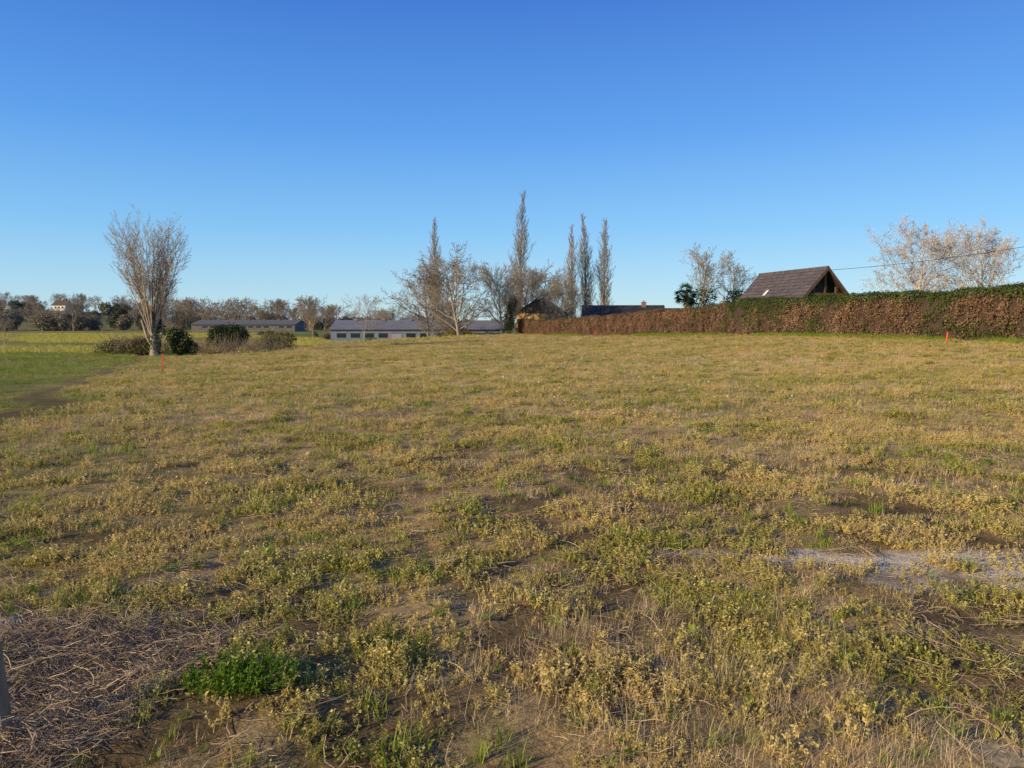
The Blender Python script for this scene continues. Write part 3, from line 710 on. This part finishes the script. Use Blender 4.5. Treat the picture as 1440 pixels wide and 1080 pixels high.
def gable_house(name,x,y,z,rz,L,W,wh,rise,over,mw,mr,overs=.4,gable=None):
    e=bpy.data.objects.new(name,None); scene.collection.objects.link(e); e.location=(x,y,z); e.rotation_euler=(0,0,rz)
    b=MB(); Lw=L-over
    for sx in(-1,1): b.face([(sx*W,-Lw,-.6),(sx*W,Lw,-.6),(sx*W,Lw,wh),(sx*W,-Lw,wh)])
    for sy in(-1,1):
        b.face([(-W,sy*Lw,-.6),(W,sy*Lw,-.6),(W,sy*Lw,wh),(-W,sy*Lw,wh)],0)
        b.face([(-W,sy*Lw,wh),(W,sy*Lw,wh),(0,sy*Lw,wh+rise)],0 if gable is None else 1)
    obj('walls',b.mesh('walls',[mw,gable or mw]),parent=e)
    b=MB(); sl=rise/W; t=.16
    for sx in(-1,1):
        xo=sx*(W+overs); zo=wh-overs*sl
        A=[(0,wh+rise+.03),(xo,zo+.03),(xo,zo+.03+t),(0,wh+rise+.03+t*1.3)]
        for sy in(-1,1): b.face([(p[0],sy*L,p[1]) for p in A],1)
        for i in range(4):
            p=A[i];q=A[(i+1)%4]
            if i==3: continue
            b.face([(p[0],-L,p[1]),(q[0],-L,q[1]),(q[0],L,q[1]),(p[0],L,p[1])],1 if i<2 else 0)
    obj('roof',b.mesh('roof',[mr,M_timber]),parent=e)
    b=MB(); b.tube((0,-L,wh+rise+.2),(0,L,wh+rise+.2),.11,.11,8,0); obj('ridge',b.mesh('ridge',[mr]),parent=e)
    return e
zb=.8
e=gable_house('house',26.15,69.8,zb,R(15.6),5.1,3.5,1.75,3.75,1.3,M_timber,M_tile,.5)
b=MB()
y0=-4.95
b.box(-3.3,3.3,y0,y0+.16,1.9,2.1)
for xx_ in(-3.3,-1.15,0,1.15,3.15): b.box(xx_-.09,xx_+.09,y0+.17,y0+.32,-.6,1.75+3.75*(1-abs(xx_)/3.5)-.25)
b.box(-1.6,1.6,y0,y0+.16,3.3,3.46)
for sx in(-1,1): b.face([(0,-5.12,5.78),(0,-5.12,5.42),(sx*4.0,-5.12,1.13),(sx*4.0,-5.12,1.5)])
obj('gable_truss',b.mesh('gable_truss',[M_beam]),parent=e)
b=MB(); b.box(-2.6,-.2,-3.86,-3.82,.2,1.9,0); b.box(.2,2.6,-3.86,-3.82,.2,1.9,0); b.box(-1.4,1.4,-3.86,-3.82,2.3,3.6,0)
obj('gable_windows',b.mesh('gable_windows',[M_glass]),parent=e)
b=MB(); sl=3.75/3.5; xa,xb=-2.2,-1.7
ya,yb=.9,1.35
za=lambda x_:1.75+3.75*(1-abs(x_)/3.5)+.27
b.face([(xa,ya,za(xa)),(xa,yb,za(xa)),(xb,yb,za(xb)),(xb,ya,za(xb))],0)
f_=.03
for (x0,x1) in((xa-.05,xa),(xb,xb+.05)): b.face([(x0,ya-.05,za(x0)+f_),(x0,yb+.05,za(x0)+f_),(x1,yb+.05,za(x1)+f_),(x1,ya-.05,za(x1)+f_)],1)
for (y0_,y1_) in((ya-.05,ya),(yb,yb+.05)): b.face([(xa,y0_,za(xa)+f_),(xa,y1_,za(xa)+f_),(xb,y1_,za(xb)+f_),(xb,y0_,za(xb)+f_)],1)
obj('skylight',b.mesh('skylight',[M_cement,M_grey]),parent=e)  # pane is matte white: sky reflection put into its colour

e=gable_house('orange_house',5.3,129,-.4,R(-14),4.2,3.7,3.7,2.4,.4,M_orange,M_tileb,.35,M_tileb)
b=MB()
b.box(-2.2,-1.2,-3.86,-3.805,1.0,2.4,0); b.box(.4,1.4,-3.86,-3.805,0,2.2,0)
obj('windows',b.mesh('windows',[M_glass]),parent=e)
e=gable_house('slate_roof_house',20.6,138,-.4,R(86),7.6,3.6,2.6,2.5,.3,M_grey,M_slate,.4)
b=MB(); b.box(-.45,.35,-4.2,-3.4,4.4,5.9,0); b.box(-.53,.43,-4.28,-3.32,5.9,6.0,0); b.tube((-.05,-3.8,6.0),(-.05,-3.8,6.3),.13,.11,8,0)
obj('chimney',b.mesh('chimney',[M_brickc]),parent=e)
gable_house('slate_roof_house',32,150,-.3,R(84),6,3.2,2.6,2.1,.3,M_grey,M_slate,.4)
def shed(x0,x1,y,zt,ze,zg,dep=10,rz=0,nm='long_shed',mw=M_panel,mr=None):
    cx=(x0+x1)/2; Lh=(x1-x0)/2
    e=gable_house(nm,cx,y+dep/2,zg,R(90)+rz,Lh,dep/2,ze-zg,zt-ze,.25,mw,mr or M_sheetroof,.35)
    b=MB(); H_=ze-zg
    k_=int(Lh*2/2.6)
    for i in range(k_):
        c=-Lh+.9+(i+.5)*(2*Lh-1.8)/k_
        if i%5==2: b.box(-dep/2-.05,-dep/2-.004,c-.9,c+.9,H_*.1,H_*.75,2)
        else: b.box(-dep/2-.05,-dep/2-.004,c-.8,c+.8,H_*.52,H_*.78,0)
        b.box(-dep/2-.09,-dep/2-.052,c-.95,c+.95,H_*.79,H_*.83,1)
    for i in range(int(Lh*2/.5)):
        c=-Lh+.35+i*.5
        if c<Lh-.3: b.box(-dep/2-.035,-dep/2-.003,c-.03,c+.03,.36,H_*.48,1)
    b.box(-dep/2-.06,-dep/2-.003,-Lh+.3,Lh-.3,-.3,.35,1)
    for i in range(int(Lh*2/5)):
        c=-Lh+2.5+i*5
        b.box(-.35,.35,c-.35,c+.35,zt-zg+.2,zt-zg+.62,1)
    obj('windows_and_panels',b.mesh('windows_and_panels',[M_glass,mw,M_panelb if mw is M_panel else mw]),parent=e)
shed(-32.3,-1.0,131,1.9,.5,-2.35,9)
shed(-104,-70,240,2.5,1.2,-.7,14,0,'barn',M_grey,M_sheetroof2)
shed(-46,-30,300,3.6,1.8,-.7,12,0,'barn',M_grey,M_sheetroof2)
hx0,hy0=-301,498
e=gable_house('white_house',hx0,hy0,hz(hx0,hy0)+2.2,R(80),5.4,3.6,3.3,2.2,.3,M_cement,M_tileb,.5)
b=MB()
for i in range(3): b.box(-3.65,-3.605,-3.6+i*2.7,-2.5+i*2.7,.9,2.2,0)
obj('windows',b.mesh('windows',[M_glass]),parent=e)
b=MB(); b.box(-3.55,3.55,-5.0,5.0,-5,-.62); obj('basement',b.mesh('basement',[M_grey]),parent=e)

# ---------------------------------------------------------------- small things
M_orangep=solid_mat('orange_paint',(.75,.10,.03),(.85,.16,.05),9,.6,.1)
M_wood=solid_mat('weathered_wood',(.16,.115,.075),(.34,.25,.165),14,.9,.6,(1,1,.15))
def stake(x,y,h,w=.035,top=.5,mt=M_orangep,lean=.03):
    b=MB(); z1=h*(1-top)
    b.box(-w/2,w/2,-w/2,w/2,-.1,z1,0); b.box(-w/2-.002,w/2+.002,-w/2-.002,w/2+.002,z1,h-.02,1)
    cs=[(-w/2,-w/2),(w/2,-w/2),(w/2,w/2),(-w/2,w/2)]
    for i in range(4): b.face([(*cs[i],h-.02),(*cs[(i+1)%4],h-.02),(0,0,h+.02)],1)
    return obj('survey_stake',b.mesh('survey_stake',[M_wood,mt]),loc=(x,y,hz(x,y)),rot=(lean,lean*.6,.3))
stake(-12.3,26,.66,.045,.85); stake(18.2,31,.5,.04,.8); stake(-12.8,77,.8,.07,.9); stake(9.3,83,.6,.05,.7)
b=MB(); random.seed(4); N_=8; rings=[]
for j in range(7):
    zz=-.05+j*.075; rg_=[]
    for i in range(N_):
        t=i/N_*6.283; r=.021*(1+.25*math.sin(i*2.3+j*.4))*(1+random.uniform(-.08,.08)); rg_.append(len(b.v)); b.v.append((r*math.cos(t)+.004*math.sin(j),r*math.sin(t),zz+(random.uniform(-.02,.02) if j==6 else 0)))
    rings.append(rg_)
for j in range(6):
    for i in range(N_): b.f.append((rings[j][i],rings[j][(i+1)%N_],rings[j+1][(i+1)%N_],rings[j+1][i])); b.m.append(0); b.r.append(.5)
b.f.append(tuple(rings[-1])); b.m.append(0); b.r.append(.5)
obj('wooden_stake',b.mesh('wooden_stake',[M_wood]),loc=(-1.955,2.74,hz(-1.955,2.74)),rot=(.02,-.03,0))
M_stone=solid_mat('stone',(.42,.32,.20),(.56,.44,.29),12,.9,.6)
def stone(x,y,s,zl=.0,sd=1):
    import bmesh
    bm=bmesh.new(); bmesh.ops.create_icosphere(bm,subdivisions=3,radius=1)
    for v in bm.verts:
        n_=v.co.normalized(); k_=1+.12*math.sin(n_.x*3.1+sd)+.1*math.sin(n_.y*4.3+sd*2)+.06*math.sin(n_.z*7+n_.x*5); v.co=Vector((n_.x*s[0],n_.y*s[1],n_.z*s[2]))*k_
    me=bpy.data.meshes.new('stone'); bm.to_mesh(me); bm.free(); me.materials.append(M_stone)
    for p_ in me.polygons: p_.use_smooth=True
    obj('stone',me,loc=(x,y,hz(x,y)+zl),rot=(.1,.05,sd))
stone(-2.62,3.72,(.10,.07,.045),.03,2)
stone(-2.5,9.0,(.05,.04,.03),.01,3); stone(1.6,4.9,(.03,.025,.015),.01,4)
b=MB()
for _ in range(220):
    y_=random.uniform(15,36); x_=random.gauss(.16,.16)*y_; z_=hz(x_,y_)+random.uniform(.06,.14)
    b.leaf((x_,y_,z_),rdir(.5),random.uniform(.03,.07),.03)
obj('pale_litter',b.mesh('pale_litter',[M_white]))
M_wire=solid_mat('wire',(.01,.01,.01),(.02,.02,.02),3,.6,0)
cu=bpy.data.curves.new('overhead_wire','CURVE'); cu.dimensions='3D'; cu.bevel_depth=.018
p0=Vector((27.6,65.2,6.25)); p1=Vector((46.5,46.5,9.3)); sp_=cu.splines.new('POLY'); sp_.points.add(24)
for i in range(25):
    t=i/24; q=p0.lerp(p1,t); q.z-=2.6*t*(1-t); sp_.points[i].co=(*q,1)
cu.materials.append(M_wire); obj('overhead_wire',cu)
b=MB(); b.tube((0,0,-.2),(0,0,8.9),.15,.10,10,0); b.box(-.6,.6,-.06,.06,8.3,8.42,0); b.tube((0,0,8.9),(0,0,9.0),.04,.03,6,0)
obj('utility_pole',b.mesh('utility_pole',[M_wood]),loc=(46.5,46.5,hz(46.5,46.5)-.2),rot=(0,0,.8))
print('done')
